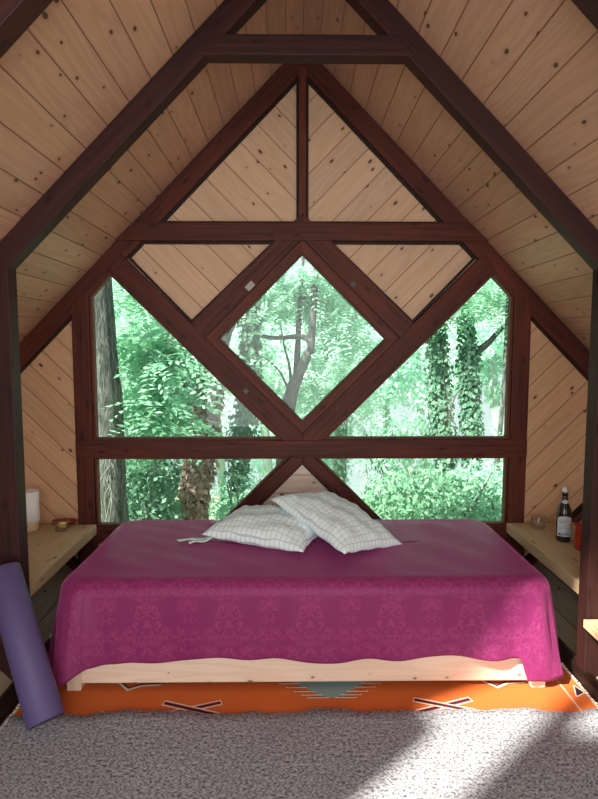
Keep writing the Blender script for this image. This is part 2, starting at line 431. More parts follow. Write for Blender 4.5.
# ------------------------------------------------------------------ carpet & kilim
t = NT('grey_woven_carpet'); u, v = t.uv()
row = .014
fr = t.math('PINGPONG', v, row); un = t.noise(t.comb(u, v), 9., 2.)
zz = t.math('ADD', t.math('MULTIPLY', fr, 1.1), t.math('MULTIPLY', un, .012))
n1 = t.noise(t.comb(t.math('MULTIPLY', t.math('ADD', u, zz), 150.), t.math('MULTIPLY', v, 80.)), 1., 2., .7)
n2 = t.noise(t.comb(u, v), 330., 2., .6); n3 = t.noise(t.comb(u, v), 2.2, 3.)
k = t.math('ADD', t.math('MULTIPLY', n1, .8), t.math('MULTIPLY', n2, .35))
c = t.mix(t.sstep(k, .47, .66), (.058, .063, .078), (.58, .61, .68))
c = t.mix(t.math('MULTIPLY', t.sstep(n3, .35, .7), .22), c, (.22, .23, .255))
t.bsdf(c, .95, t.bump(k, 1., .006), Specular_IOR_Level=.1, Sheen_Weight=.1); M['carpet'] = t.m
mb = MB(); NX, NY = 120, 60
X0, X1, Y0, Y1 = -1.185, 1.186, YS+.1, 2.205
def cz(i, j):
    x = X0+(X1-X0)*i/NX; yy = j/NY
    e = .004*math.sin(x*9+1)+.003*math.sin(x*23)+.002*math.sin(x*51)
    y = Y0+(Y1+e*2.2-Y0)*yy
    z = .014+.003*math.sin(x*6+y*4)*math.sin(y*5)+(.003*math.sin(x*17) if j > NY-3 else 0)
    return (x, y, z)
for i in range(NX):
    for j in range(NY):
        P = [cz(i, j), cz(i+1, j), cz(i+1, j+1), cz(i, j+1)]; mb.face(P, [(p[0], p[1]) for p in P], 0, True)
for i in range(NX):
    a, b = cz(i, NY), cz(i+1, NY); P = [a, b, (b[0], b[1]+.004, .0042), (a[0], a[1]+.004, .0042)]; mb.face(P, [(p[0], p[1]) for p in P], 0, True)
for j in range(NY):
    for i in (0, NX):
        a, b = cz(i, j), cz(i, j+1); mb.face([a, b, (b[0], b[1], .001), (a[0], a[1], .001)], [(a[0], a[1]), (b[0], b[1]), (b[0], b[1]), (a[0], a[1])])
cp = mb.build('carpet', M['carpet']); tag(cp, 'grey flecked woven carpet covering the floor in the foreground', 'carpet')

def weave(name, col, amt=.15):
    t = NT(name); u, v = t.uv()
    n = t.noise(t.comb(t.math('MULTIPLY', u, 30.), t.math('MULTIPLY', v, 420.)), 1., 2., .6); n2 = t.noise(t.comb(u, v), 3., 3.)
    f = t.math('ADD', t.math('MULTIPLY', n, .6), t.math('MULTIPLY', n2, .5))
    c = t.mix(f, tuple(x*(1-amt*1.6) for x in col), tuple(min(1, x*(1+amt)) for x in col))
    t.bsdf(c, .9, t.bump(n, .5, .002), Specular_IOR_Level=.15); return t.m
KM = [weave('orange_kilim_wool', (.62, .145, .035)), weave('blue_grey_kilim_wool', (.25, .36, .36)), weave('white_kilim_wool', (.78, .70, .60)), weave('dark_kilim_wool', (.035, .015, .035)), weave('red_kilim_wool', (.45, .06, .03))]
mb = MB(); KX0, KX1, KY0, KY1 = -1.17, 1.178, 1.95, 3.30; kz = .0042
n = 60
for i in range(n):
    for j in range(30):
        P = [(KX0+(KX1-KX0)*(i+a)/n, KY0+(KY1-KY0)*(j+b)/30, kz) for a, b in ((0, 0), (1, 0), (1, 1), (0, 1))]; mb.face(P, None, 0)
lvl = [kz]
def flat(pts, mi):
    lvl[0] += .00004
    mb.face([(x, y, lvl[0]+.0004) for x, y in pts], None, mi)
def stroke(pts, w, mi):
    for (a, b) in zip(pts[:-1], pts[1:]):
        a, b = Vector(a), Vector(b); d = (b-a).normalized(); n_ = Vector((-d.y, d.x))*w/2; a = a-d*w*.3; b = b+d*w*.3
        flat([a-n_, b-n_, b+n_, a+n_], mi)
# stepped blue medallion
cxk, cyk = .105, 2.47
steps = [(.20, 0), (.165, .03), (.135, .06), (.10, .09), (.07, .12), (.045, .145), (.045, .165)]
for k in range(len(steps)-1):
    hw = steps[k][0]; y0, y1 = cyk-steps[k][1], cyk-steps[k+1][1]
    flat([(cxk-hw, y1), (cxk+hw, y1), (cxk+hw, y0), (cxk-hw, y0)], 1)
    flat([(cxk-hw, 2*cyk-y0), (cxk+hw, 2*cyk-y0), (cxk+hw, 2*cyk-y1), (cxk-hw, 2*cyk-y1)], 1)
    for s in (-1, 1):
        stroke([(cxk+s*(hw-.03), y1), (cxk+s*(hw+.055), y1)], .007, 2)
        stroke([(cxk+s*(hw+.05), y1+.004), (cxk+s*(hw-.02), y1+.006)], .004, 3)
# crossed-arrow motifs in front
def cross(cx, cy, s=.11):
    for sg in (-1, 1):
        a, b = (cx-s, cy+sg*s*.36), (cx+s, cy-sg*s*.36)
        stroke([a, b], .034, 2); stroke([a, b], .022, 4); stroke([a, b], .012, 3)
cross(-.47, 2.235); cross(.56, 2.245); cross(-1.45+.2, 2.25, .04)
# small fringe-like triangles / hooked motifs by the bed front
for cx in (-.76, .82):
    stroke([(cx-.12, 2.43), (cx-.05, 2.425), (cx, 2.37), (cx+.05, 2.40), (cx+.12, 2.405), (cx+.16, 2.43)], .016, 2)
    stroke([(cx-.12, 2.435), (cx-.05, 2.433), (cx, 2.38), (cx+.05, 2.408), (cx+.15, 2.413)], .008, 3)
stroke([(-.86, 2.18), (-.82, 2.215), (-.78, 2.18)], .014, 2); stroke([(-.85, 2.18), (-.82, 2.208), (-.79, 2.18)], .008, 3)
# border at each end
for s, x in ((1, 1.098), (-1, -1.09)):
    stroke([(x, 1.96), (x, 3.29)], .007, 2); stroke([(x-s*.0, 1.96), (x-s*.0, 3.29)], .0025, 4)
    for k in range(4):
        y = 2.30+k*.3+.03
        tri_ = [(x+s*.03, y-.03), (x+s*.072, y-.005), (x+s*.055, y+.045)]
        stroke(tri_+[tri_[0]], .009, 2); flat(tri_, 3)
kil = mb.build('kilim_rug', KM, merge=False)
tag(kil, 'flat orange kilim rug with blue stepped medallion and crossed motifs, running under the bed', 'rug')
for s, x in ((1, KX1), (-1, KX0)):
    mb = MB()
    for k in range(130):
        y = KY0+.005+k*(KY1-KY0-.01)/130; dx = random.uniform(.006, .014); dy = random.uniform(-.006, .006)
        tube(mb, [(x-s*.004, y, .006), (x+s*dx*.5, y+dy*.5, .009), (x+s*dx*.8, y+dy, .006)], [.002, .0028, .0022], 5)
    mb.build('fringe', KM[2], kil)

# ------------------------------------------------------------------ bed
BX0, BX1, BY0, BY1 = -1.005, 1.012, 2.375, 3.25
bed = empty('bed', (0, 2.81, 0)); tag(bed, 'low pale pine bed with a long front board, standing on the orange rug', 'bed')
def bpart(name, mb, mat, bv=.004):
    o = mb.build(name, mat); o.parent = bed; o.matrix_parent_inverse = Matrix.Translation(-Vector(bed.location)); bevel(o, bv, 2); return o
mb = MB(); box(mb, BX0, BX1, BY0, BY0+.028, .033, .165); bpart('front_board', mb, M['bedwood'])
mb = MB(); box(mb, BX0, BX1, BY1-.028, BY1, .033, .165); bpart('back_board', mb, M['bedwood'])
for sx in (BX0, BX1-.028):
    mb = MB(); box(mb, sx, sx+.028, BY0+.029, BY1-.029, .033, .165, axis=1); bpart('side_board', mb, M['bedwood'])
for x in (BX0-.016, BX1-.052):
    for y in (BY0+.0, BY1-.05):
        mb = MB(); box(mb, x+.003, x+.065, y-.012 if y < 3 else y, y+.05, .005, .20 if y > 3 else .19, axis=2); bpart('leg', mb, M['bedwood'], .006)
mb = MB(); box(mb, BX0+.03, BX1-.03, BY0+.03, BY1-.03, .15, .172); bpart('slat_base', mb, M['bedwood'])
mb = MB(); box(mb, BX0+.02, BX1-.02, BY0+.03, BY1-.01, .174, .462); mo = bpart('mattress', mb, simple('off_white_ticking', (.75, .72, .66), .9, 60), .04)

# damask bedspread
t = NT('magenta_damask'); u, v = t.uv()
cell = .34
mu = t.math('PINGPONG', t.math('ADD', u, 9.), cell/2); mv = t.math('FRACT', t.math('DIVIDE', t.math('ADD', v, 9.), cell*1.25))
mv = t.math('MULTIPLY', mv, cell*1.25)
w1 = t.noise(t.comb(mu, mv), 26., 2., .5, 1.6)
w2 = t.noise(t.comb(mu, mv, 3.), 9., 1., .5, .8)
s1 = t.math('ABSOLUTE', t.math('SUBTRACT', w1, .5)); pat = t.math('SUBTRACT', 1., t.sstep(s1, .02, .07))
pat = t.math('MULTIPLY', pat, t.sstep(w2, .36, .5))
th = t.noise(t.comb(t.math('MULTIPLY', u, 300.), t.math('MULTIPLY', v, 1500.)), 1., 1.)
big = t.noise(t.comb(u, v), 2.5, 3.)
c = t.mix(pat, (.225, .024, .115), (.31, .042, .155))
c = t.mix(t.math('MULTIPLY', big, .3), c, (.165, .02, .09))
ro = t.math('MULTIPLY_ADD', pat, .25, .42)
t.bsdf(c, ro, t.bump(t.math('ADD', t.math('MULTIPLY', pat, .5), t.math('MULTIPLY', th, .2)), .35, .002), Sheen_Weight=.45, Sheen_Roughness=.45, Specular_IOR_Level=.2, Sheen_Tint=(.85, .2, .55, 1))
M['damask'] = t.m
def sm(x, a, b):
    x = min(1, max(0, (x-a)/(b-a))); return x*x*(3-2*x)
def rect_pt(s, hx, hy, r):
    """point and outward normal at perimeter parameter s (0..1) of a rounded rectangle; starts mid back, runs left, front, right"""
    ax, ay = hx-r, hy-r; segs = [('l', ax), ('c', r*PI/2), ('l', 2*ay), ('c', r*PI/2), ('l', 2*ax), ('c', r*PI/2), ('l', 2*ay), ('c', r*PI/2), ('l', ax)]
    T = sum(q[1] for q in segs); d = s*T
    st = [((0, hy), (-1, 0), (0, 1)), (None, (-ax, ay), PI/2), ((-hx, ay), (0, -1), (-1, 0)), (None, (-ax, -ay), PI), ((-ax, -hy), (1, 0), (0, -1)), (None, (ax, -ay), 1.5*PI), ((hx, -ay), (0, 1), (1, 0)), (None, (ax, ay), 0), ((ax, hy), (-1, 0), (0, 1))]
    for k, (ty, L) in enumerate(segs):
        if d <= L+1e-9 or k == len(segs)-1:
            q = st[k]
            if ty == 'l': return (q[0][0]+q[1][0]*d, q[0][1]+q[1][1]*d), q[2]
            a = q[2]+(d/r if r > 0 else 0); return (q[1][0]+r*math.cos(a), q[1][1]+r*math.sin(a)), (math.cos(a), math.sin(a))
        d -= L
HX, HY, RC = 1.046, .462, .12
BCX, BCY, TOP = .004, 2.815, .487
mb = MB(); NS = 420; NT_ = 26; NR = 20; RB = .062
def hem(x, y):
    """hanging length at this place of the edge"""
    front = .352+.010*math.sin(x*7+.5)+.006*math.sin(x*19)
    front += .085*sm(-x, .90, 1.01)
    front += .095*sm(x, .905, .925)
    L = front
    if y > -HY+RC*.4:
        if x > 0: L = .445+(.245-.445)*sm(y, -HY+RC*.4, -HY+.12)+.05*sm(y, -HY+.12, HY)
        else: L = .455-.10*sm(y, -HY+.1, -HY+.3)
    if y > HY-.02: L = .10
    return L
def skirt(s, d):
    (x, y), (nx, ny) = rect_pt(s, HX, HY, RC)
    # rounded edge then vertical hang with folds that grow downward
    if d < RB*PI/2:
        a = d/RB; off = RB*math.sin(a)-RB; z = TOP-RB*(1-math.cos(a))
        off += 0
    else:
        off = 0; z = TOP-RB-(d-RB*PI/2)
    h = max(0, (TOP-z)/.36)
    cw = math.exp(-((abs(x)-HX)**2+(y+HY)**2)/.030)      # near the front corners
    fold = cw*(.55 if x > 0 else 1)*(.034*math.sin(s*NSF+1.0)+.014*math.sin(s*NSF*2.3+z*9))*h
    fold += (1-cw)*(.006*math.sin(x*16+1.3)+.005*math.sin(x*7.3+y*9)+.004*math.sin(x*31+y*21))*h
    flare = (.016+(.040 if x < 0 else .004)*cw)*h**.8+(.03*math.exp(-(y+HY)**2/.08)*h**.5 if x < -HX+.1 else 0)
    if x < -HX+.02 and y > -HY+.1: flare += .018*h*math.sin(y*14)
    if x > HX-.03: flare += .055*h*math.exp(-((y+HY-.10)/.07)**2)
    o = off+flare+fold
    return (BCX+x+nx*o, BCY+y+ny*o, z+ .0), (x+nx*(d-RB), y+ny*(d-RB))
NSF = 150
def ring_top(s, k):
    # k 0 = edge start (inner end of rounding) -> NR centre line
    f = k/NR; hx = HX-RB-(HX-RB-.55)*f; hy = (HY-RB)*(1-f)+.0005; r = max(.0004, (RC-RB)*(1-f))
    r = min(r, hy*.99)
    (x, y), _ = rect_pt(s, hx, hy, r)
    z = TOP+.006*sm(f, 0, .3)+.0035*math.sin(x*5+y*7)*math.sin(y*9+x*2)*sm(f, 0, .3)+.002*math.sin(x*23+y*15)*sm(f, 0, .2)
    # slight dips and pulls across the top
    z += .002*math.sin((x*.6+y)*40)*math.exp(-((x+.6)**2)/.2)*sm(f, 0, .2)
    return (BCX+x, BCY+y, z), (x, y)
S = [i/NS for i in range(NS)]
grid = []
for s in S:
    col = [ring_top(s, k) for k in range(NR, -1, -1)]
    (x, y), _ = rect_pt(s, HX, HY, RC); L = hem(x, y)+.02
    ds = [RB*PI/2*j/6 for j in range(1, 7)]+[RB*PI/2+(L-RB*PI/2)*j/NT_ for j in range(1, NT_+1)]
    for d in ds: col.append(skirt(s, d))
    grid.append(col)
for i in range(NS):
    a, b = grid[i], grid[(i+1) % NS]
    for k in range(len(a)-1):
        P = [a[k], b[k], b[k+1], a[k+1]]; mb.face([p[0] for p in P], [p[1] for p in P], 0, True)
bs = mb.build('bedspread', M['damask'])
tag(bs, 'magenta damask bedspread draped over the bed down to its front board', 'bedspread')
sd = bs.modifiers.new('solid', 'SOLIDIFY'); sd.thickness = .003; sd.offset = -1

# ------------------------------------------------------------------ pillows
t = NT('checked_pillow_cotton'); u, v = t.uv()
gs = .026
def line(c, off):
    f = t.math('PINGPONG', t.math('ADD', c, 5+off), gs/2); return t.math('SUBTRACT', 1., t.sstep(f, .0010, .0022))
dash = t.math('GREATER_THAN', t.math('PINGPONG', t.math('ADD', u, v), .004), .0016)
l1 = t.math('MAXIMUM', line(u, 0), line(v, 0)); nz = t.noise(t.comb(u, v), 500., 2.)
c = t.mix(t.math('MULTIPLY', l1, .62), (.83, .96, .98), (.28, .38, .46))
c = t.mix(t.math('MULTIPLY', nz, .12), c, (.5, .62, .62))
t.bsdf(c, .85, t.bump(nz, .2, .001), Sheen_Weight=.15); M['check'] = t.m
M['tie'] = simple('white_cotton_tape', (.78, .88, .88), .9, 90)
def pillow(a, b, h, seed, puff=1.):
    rr = random.Random(seed); ph = [rr.uniform(0, 6) for _ in range(6)]
    mb = MB(); N = 44
    def pt(i, j, s):
        u, v = -1+2*i/N, -1+2*j/N
        x = a*u*(1-.075*(1-u*u*0)*(1-v*v)*abs(u)**2); y = b*v*(1-.09*(1-u*u)*abs(v)**2)
        e = max(0, (1-abs(u)**2.6))*max(0, (1-abs(v)**2.4)); z = h*e**.55
        w = (.004*math.sin(u*9+ph[0]+v*4)+.004*math.sin(v*11+ph[1]-u*5)+.003*math.sin(u*21+v*13+ph[2]))*min(1, e*3)
        edge = .006*math.sin(u*14+ph[3])*(abs(v)**6)+.006*math.sin(v*12+ph[4])*(abs(u)**6)
        z = s*z*(1 if s > 0 else .55)+(w if s > 0 else 0)+edge*.6
        return (x, y, z), (x, y)
    for s in (1, -1):
        for i in range(N):
            for j in range(N):
                q = [pt(i, j, s), pt(i+1, j, s), pt(i+1, j+1, s), pt(i, j+1, s)]
                if s < 0: q.reverse()
                mb.face([p[0] for p in q], [p[1] for p in q], 0, True)
    return mb
def ribbon(mb, pts, w, nrm=(0, 0, 1)):
    pts = [Vector(p) for p in pts]
    # smooth
    for _ in range(3):
        q = [pts[0]]
        for a, b in zip(pts[:-1], pts[1:]): q += [a.lerp(b, .25), a.lerp(b, .75)]
        pts = q+[pts[-1]]
    for a, b, c2 in zip(pts[:-1], pts[1:], pts[2:]+[pts[-1]+(pts[-1]-pts[-2])]):
        d = (b-a).normalized(); s0 = d.cross(Vector(nrm)).normalized()*w/2; s1 = (c2-b).normalized().cross(Vector(nrm)).normalized()*w/2
        mb.face([a-s0, a+s0, b+s1, b-s1], [(0, 0)]*4, 0, True)
p1 = pillow(.275, .215, .092, 1).build('pillow', M['check'])
tag(p1, 'checked pale blue pillow lying lower on the left, with loose tie tapes', 'pillow', 'checked pillows on the bed')
p1.location = (-.175, 2.895, TOP+.052); p1.rotation_euler = (.03, .02, math.radians(-24))
p2 = pillow(.285, .215, .092, 2).build('pillow', M['check'])
tag(p2, 'checked pale blue pillow on the right, propped on top of the other pillow', 'pillow', 'checked pillows on the bed')
p2.location = (.158, 2.865, TOP+.098)
ex = Vector((.42, -.52, -.17)).normalized(); ey = Vector((.60, .60, -.10)); ey = (ey-ex*ey.dot(ex)).normalized(); ez = ex.cross(ey)
p2.rotation_euler = Matrix((ex, ey, ez)).transposed().to_euler()
pm = p1.rotation_euler.to_matrix().to_4x4(); pm.translation = p1.location; inv = pm.inverted()
def tie(pts, w=.030):
    mb = MB(); ribbon(mb, [inv @ Vector(p) for p in pts], w)
    o = mb.build('pillow_tie', M['tie'], p1); s = o.modifiers.new('s', 'SOLIDIFY'); s.thickness = .0015; return o
zt = TOP+.013
tie([(-.42, 2.90, zt+.035), (-.47, 2.87, zt+.004), (-.52, 2.85, zt), (-.56, 2.83, zt+.012), (-.60, 2.845, zt), (-.63, 2.83, zt+.002)])
tie([(-.43, 2.88, zt+.03), (-.48, 2.85, zt+.006), (-.50, 2.82, zt), (-.54, 2.81, zt+.01), (-.57, 2.80, zt)])
tie([(-.36, 3.07, zt+.03), (-.41, 3.09, zt+.006), (-.45, 3.10, zt), (-.47, 3.14, zt+.01), (-.50, 3.15, zt)])

# ------------------------------------------------------------------ things on the shelves
SZ = .4205
def at_root(o, root): o.parent = root
lamp = empty('table_lamp', (-1.545, 3.262, SZ)); lamp.scale = (1, 1, .96); tag(lamp, 'small white cylindrical lamp with pale wooden base on the left shelf', 'lamp')
mb = MB(); lathe(mb, [(0, 0), (.038, 0), (.040, .002), (.040, .056), (.037, .058), (0, .058)], 36); mb.build('base', M['shelf'], lamp)
t = NT('white_lamp_shade'); u, v = t.uv(); rb = t.math('PINGPONG', u, .012)
t.bsdf((.78, .77, .75), .7, t.bump(rb, .6, .02), Emission_Color=(1, .97, .93), Emission_Strength=.05); M['shade'] = t.m
mb = MB(); lathe(mb, [(.036, .058), (.046, .058), (.046, .236), (.043, .238), (.043, .062)], 40); lathe(mb, [(0, .232), (.043, .232)], 30); mb.build('lamp_shade', M['shade'], lamp)

def clear_glass(name, tint, refl=.10):
    t = NT(name); g = t.bsdf(tint, .03, IOR=1.45, Transmission_Weight=1.); return t.m
M['clear'] = glass_mat('clear_tumbler_glass', (.97, .985, .985), .13)
ch = empty('candle_holder', (-1.382, 3.285, SZ)); tag(ch, 'square clear glass candle holder with a yellow candle on the left shelf', 'candle holder')
mb = MB()
def rsq(h, n=40, p=4.):
    return [(h*abs(math.cos(a))**(2/p)*(1 if math.cos(a) >= 0 else -1), h*abs(math.sin(a))**(2/p)*(1 if math.sin(a) >= 0 else -1)) for a in [2*PI*i/n for i in range(n)]]
prof = [(.0, 0), (.036, 0), (.040, .004), (.042, .05), (.041, .058), (.037, .058), (.034, .016), (0, .014)]
rings = [[(x, y, z) for x, y in rsq(max(r, 1e-4))] for r, z in prof]
for a, b in zip(rings[:-1], rings[1:]):
    for i in range(40): mb.face([a[i], a[(i+1) % 40], b[(i+1) % 40], b[i]], [(0, 0)]*4, 0, True)
hh = mb.build('glass_cup', M['clear'], ch); hh.rotation_euler = (0, 0, .35)
mb = MB(); lathe(mb, [(0, .0165), (.024, .0165), (.024, .040), (.020, .043), (0, .0425)], 28); mb.build('candle', simple('yellow_wax', (.75, .5, .08), .5), ch)
mb = MB(); tube(mb, [(0, 0, .042), (.001, 0, .052)], .0012, 6); mb.build('wick', M['stainblack'], ch)
mb = MB(); lathe(mb, [(0, 0), (.03, 0), (.045, .004), (.082, .022), (.084, .026), (.080, .027), (.044, .008), (0, .006)], 40)
dish = mb.build('dish', simple('dark_red_glaze', (.28, .012, .012), .2), loc=None); dish.location = (-1.452, 3.385-.13, SZ) if False else (-1.425, 3.285, SZ)
dish.location = (-1.43, 3.30, SZ); dish.scale = (.9, .55, 1)
# keep the candle holder standing clear in front of the dish
ch.location = (-1.372, 3.262, SZ); dish.location = (-1.392, 3.358, SZ)
tag(dish, 'small oval dark red dish behind the glass candle holder', 'dish')

tm = empty('tumbler', (1.358, 3.262, SZ)); tag(tm, 'low clear glass tumbler at the far end of the right shelf', 'glass')
mb = MB(); lathe(mb, [(0, 0), (.034, 0), (.037, .003), (.043, .072), (.0425, .074), (.041, .0735), (.036, .014), (0, .012)], 40); mb.build('glass_body', M['clear'], tm)
for k in range(10):
    a = 2*PI*k/10; 
mb = MB()
for k in range(12):
    a = 2*PI*k/12; tube(mb, [(.0372*math.cos(a), .0372*math.sin(a), .006), (.0395*math.cos(a), .0395*math.sin(a), .032)], [.0022, .001], 6)
mb.build('glass_rib', M['clear'], tm)

M['orangeglass'] = clear_glass('orange_glass', (.85, .16, .06))
t = NT('orange_glass_b'); b_ = t.bsdf((.62, .07, .025), .12, Transmission_Weight=.45, IOR=1.4, Coat_Weight=.5); M['orangeglass'] = t.m
cup = empty('glass_jar', (1.438, 2.905, SZ)); tag(cup, 'orange red glass jar on the right shelf, half hidden by the front post', 'jar')
mb = MB(); lathe(mb, [(0, 0), (.036, 0), (.043, .006), (.047, .03), (.047, .07), (.044, .085), (.0445, .122), (.047, .128), (.044, .128), (.041, .12), (.041, .085), (.043, .065), (.042, .02), (0, .012)], 44); mb.build('glass_body', M['orangeglass'], cup)

# bottle
bo = empty('beer_bottle', (1.400, 3.045, SZ)); bo.scale = (1.08, 1.08, 1.1); tag(bo, 'dark swing-top beer bottle with pale blue label on the right shelf', 'bottle')
M['bottleglass'] = simple('near_black_bottle_glass', (.012, .009, .007), .06, Coat_Weight=.6)
prof = [(0, .003), (.028, 0), (.0335, .004), (.035, .012), (.035, .140), (.033, .156), (.027, .172), (.0185, .190), (.0145, .205), (.0135, .232), (.0145, .235), (.0145, .240), (.012, .242), (0, .242)]
mb = MB(); lathe(mb, prof, 44); mb.build('glass_body', M['bottleglass'], bo)
# swing top: porcelain cap, seal and wire bail
mb = MB(); lathe(mb, [(0, .242), (.0135, .242), (.0150, .246), (.0140, .258), (.009, .265), (0, .267)], 30); mb.build('stopper', simple('white_porcelain', (.75, .75, .77), .25), bo)
mb = MB()
for s in (-1, 1):
    tube(mb, [(s*.0155, 0, .222), (s*.0175, .002, .236), (s*.0165, .002, .252), (s*.009, 0, .269), (0, 0, .271)], .0012, 6)
tube(mb, [(.0150*math.cos(a), .0150*math.sin(a), .222) for a in [2*PI*i/20 for i in range(21)]], .0011, 6)
tube(mb, [(.0155, 0, .224), (.021, -.004, .212), (.020, -.006, .204)], .0011, 6)
mb.build('wire_bail', M['metal'], bo)
# curved paper labels facing the room (-Y)
lab = simple('pale_label_paper', (.62, .66, .70), .55); blue = simple('blue_label_ink', (.05, .13, .32), .5); lb2 = simple('light_blue_label_ink', (.25, .42, .62), .5); gold = simple('gold_label_ink', (.62, .42, .16), .45); ink = simple('dark_label_ink', (.02, .03, .07), .5)
A0 = -PI/2-.25
def curved(mb, pts, r, mi=0):
    """flat outline (x across, z up) wrapped round the bottle"""
    tr = geometry.tessellate_polygon([[Vector((p[0], p[1], 0)) for p in pts]])
    for q in tr:
        tri = [pts[i] for i in q]
        mb.face([(r*math.cos(A0+x/r), r*math.sin(A0+x/r), z) for x, z in tri], None, mi)
def strip(mb, x0, x1, f0, f1, r, mi, n=20):
    for i in range(n):
        xa, xb = x0+(x1-x0)*i/n, x0+(x1-x0)*(i+1)/n
        mb.face([(r*math.cos(A0+x/r), r*math.sin(A0+x/r), z) for x, z in ((xa, f0(xa)), (xb, f0(xb)), (xb, f1(xb)), (xa, f1(xa)))], None, mi)
mb = MB()
strip(mb, -.040, .040, lambda x: .030, lambda x: .110+.020*math.sqrt(max(0, 1-(x/.0405)**2)), .0354, 0, 30)
strip(mb, -.038, .038, lambda x: .034, lambda x: .034+.016*math.sqrt(max(0, 1-((x-.010)/.03)**2)) if abs(x-.010) < .03 else .034, .0357, 2, 30)
strip(mb, -.036, -.014, lambda x: .036, lambda x: .036+.012*(1-abs(x+.025)/.011), .0359, 4)
for z in (.0665, .072): strip(mb, -.030, .026, lambda x: z+.0006*math.sin(x*900), lambda x: z+.0022+.0006*math.sin(x*700), .0357, 2)
strip(mb, .020, .034, lambda x: .076, lambda x: .094, .0357, 3, 6)
mb.build('label', [lab, blue, lb2, gold, ink], bo)
mb = MB()
strip(mb, -.018, .018, lambda x: .190-.003+abs(x)*.4, lambda x: .200+.009*(1-abs(x)/.018), .0195, 0, 16)
for i in range(0): pass
nl = mb.build('neck_label', [lab], bo)
# lettering, small and partly illegible in the photograph
def lettering(s, size, x, z, r, mat, name='lettering'):
    cu = bpy.data.curves.new('txt', 'FONT'); cu.body = s; cu.size = size; cu.align_x = 'CENTER'; cu.resolution_u = 2
    to = bpy.data.objects.new('txt', cu); COL.objects.link(to); dg = bpy.context.evaluated_depsgraph_get(); me = bpy.data.meshes.new_from_object(to.evaluated_get(dg))
    bpy.data.objects.remove(to)
    for v_ in me.vertices:
        a = A0+(v_.co.x+x)/r; zz = v_.co.y+z; v_.co = (r*math.cos(a), r*math.sin(a), zz)
    me.materials.clear(); return link_mesh(name, me, mat, bo)
lettering('GO', .024, -.010, .096, .0358, blue)
lettering('LD', .018, -.004, .078, .0359, lb2)

# ------------------------------------------------------------------ yoga mat
t = NT('purple_foam'); tc = t.n('ShaderNodeTexCoord').outputs['Object']; n = t.noise(tc, 260., 2.)
n2 = t.noise(tc, 4., 2.)
c = t.mix(n, (.082, .060, .165), (.125, .095, .235)); t.bsdf(c, .55, t.bump(n, .35, .001), Specular_IOR_Level=.3); M['foam'] = t.m
A = Vector((-.985, 2.085, .085)); B = Vector((-1.235, 2.322, .55))
axis = (B-A).normalized(); Lm = .615
ym = MB(); n = 150; turns = 5; th_ = .006
sp = []
for i in range(n*1+1):
    a = 2*PI*turns*i/n; r = .014+(.066-.014)*i/n; sp.append((r*math.cos(a), r*math.sin(a)))
# outer roll = lathe cylinder with slightly sagging rim and spiral end
mb = MB(); R_ = .068
lathe(mb, [(0, .004), (.012, .004), (.066, .002), (R_, .004), (R_, Lm-.004), (.066, Lm-.002), (.012, Lm-.006), (0, Lm-.006)], 64)
roll = mb.build('yoga_mat', M['foam'])
# the loose outer flap
mb = MB()
for i in range(10):
    for j in range(1):
        a0, a1 = -2.2+i*.06, -2.2+(i+1)*.06; r0 = R_+.0052-.0002*i; r1 = R_+.0052-.0002*(i+1)
        mb.face([(r0*math.cos(a0), r0*math.sin(a0), .003), (r1*math.cos(a1), r1*math.sin(a1), .003), (r1*math.cos(a1), r1*math.sin(a1), Lm-.003), (r0*math.cos(a0), r0*math.sin(a0), Lm-.003)], None, 0, True)
# spiral on both ends, shade between the turns painted as darker foam
for zz, s in ((.0005, 1), (Lm-.0005, -1)):
    mb = MB()
    pts = [(x, y, zz) for x, y in sp]
    for a, b in zip(pts[:-1], pts[1:]):
        a, b = Vector(a), Vector(b); ra = Vector((a.x, a.y, 0)).normalized()*.0012; rb_ = Vector((b.x, b.y, 0)).normalized()*.0012
        mb.face([a-ra, a+ra, b+rb_, b-rb_])
    mb.build('spiral_edge', simple('shade_painted_purple_foam', (.04, .025, .09), .9), roll)
q = Vector((0, 0, 1)).rotation_difference(axis); roll.rotation_mode = 'QUATERNION'; roll.rotation_quaternion = q
low = min((q @ Vector((R_*math.cos(a), R_*math.sin(a), 0))).z for a in [i*.1 for i in range(63)])
roll.location = (A.x, A.y, .017-low)
tag(roll, 'rolled purple yoga mat leaning against the left front post', 'yoga mat')

# ------------------------------------------------------------------ the wood outside
def leaf_mat(name, a, b, trans=.35, val=1.):
    t = NT(name); u, v = t.uv()
    n = t.math('ADD', t.math('MULTIPLY', t.noise(t.n('ShaderNodeTexCoord').outputs['Object'], .9, 2.), .6), t.math('MULTIPLY', u, .5))
    c = t.mix(t.sstep(n, .3, .85), a, b)
    df = t.n('ShaderNodeBsdfDiffuse'); t.put(df.inputs[0], c)
    tr = t.n('ShaderNodeBsdfTranslucent'); t.put(tr.inputs[0], t.mix(.5, c, tuple(min(1, x*1.25) for x in b)))
    mx = t.n('ShaderNodeMixShader'); mx.inputs[0].default_value = trans
    t.t.links.new(df.outputs[0], mx.inputs[1]); t.t.links.new(tr.outputs[0], mx.inputs[2]); t.t.links.new(mx.outputs[0], t.out.inputs[0]); return t.m
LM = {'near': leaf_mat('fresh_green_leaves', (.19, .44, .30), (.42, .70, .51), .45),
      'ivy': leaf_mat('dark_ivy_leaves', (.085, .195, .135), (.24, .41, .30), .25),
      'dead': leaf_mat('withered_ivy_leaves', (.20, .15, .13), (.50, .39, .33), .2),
      'mid': leaf_mat('haze_tinted_green_leaves', (.30, .55, .42), (.48, .76, .61), .45),  # distance haze painted into the leaf colour, mid paler and far palest
      'far': leaf_mat('haze_paled_leaves', (.46, .76, .62), (.70, .93, .82), .45),
      'shrub': leaf_mat('undergrowth_leaves', (.13, .31, .20), (.34, .56, .39), .4)}
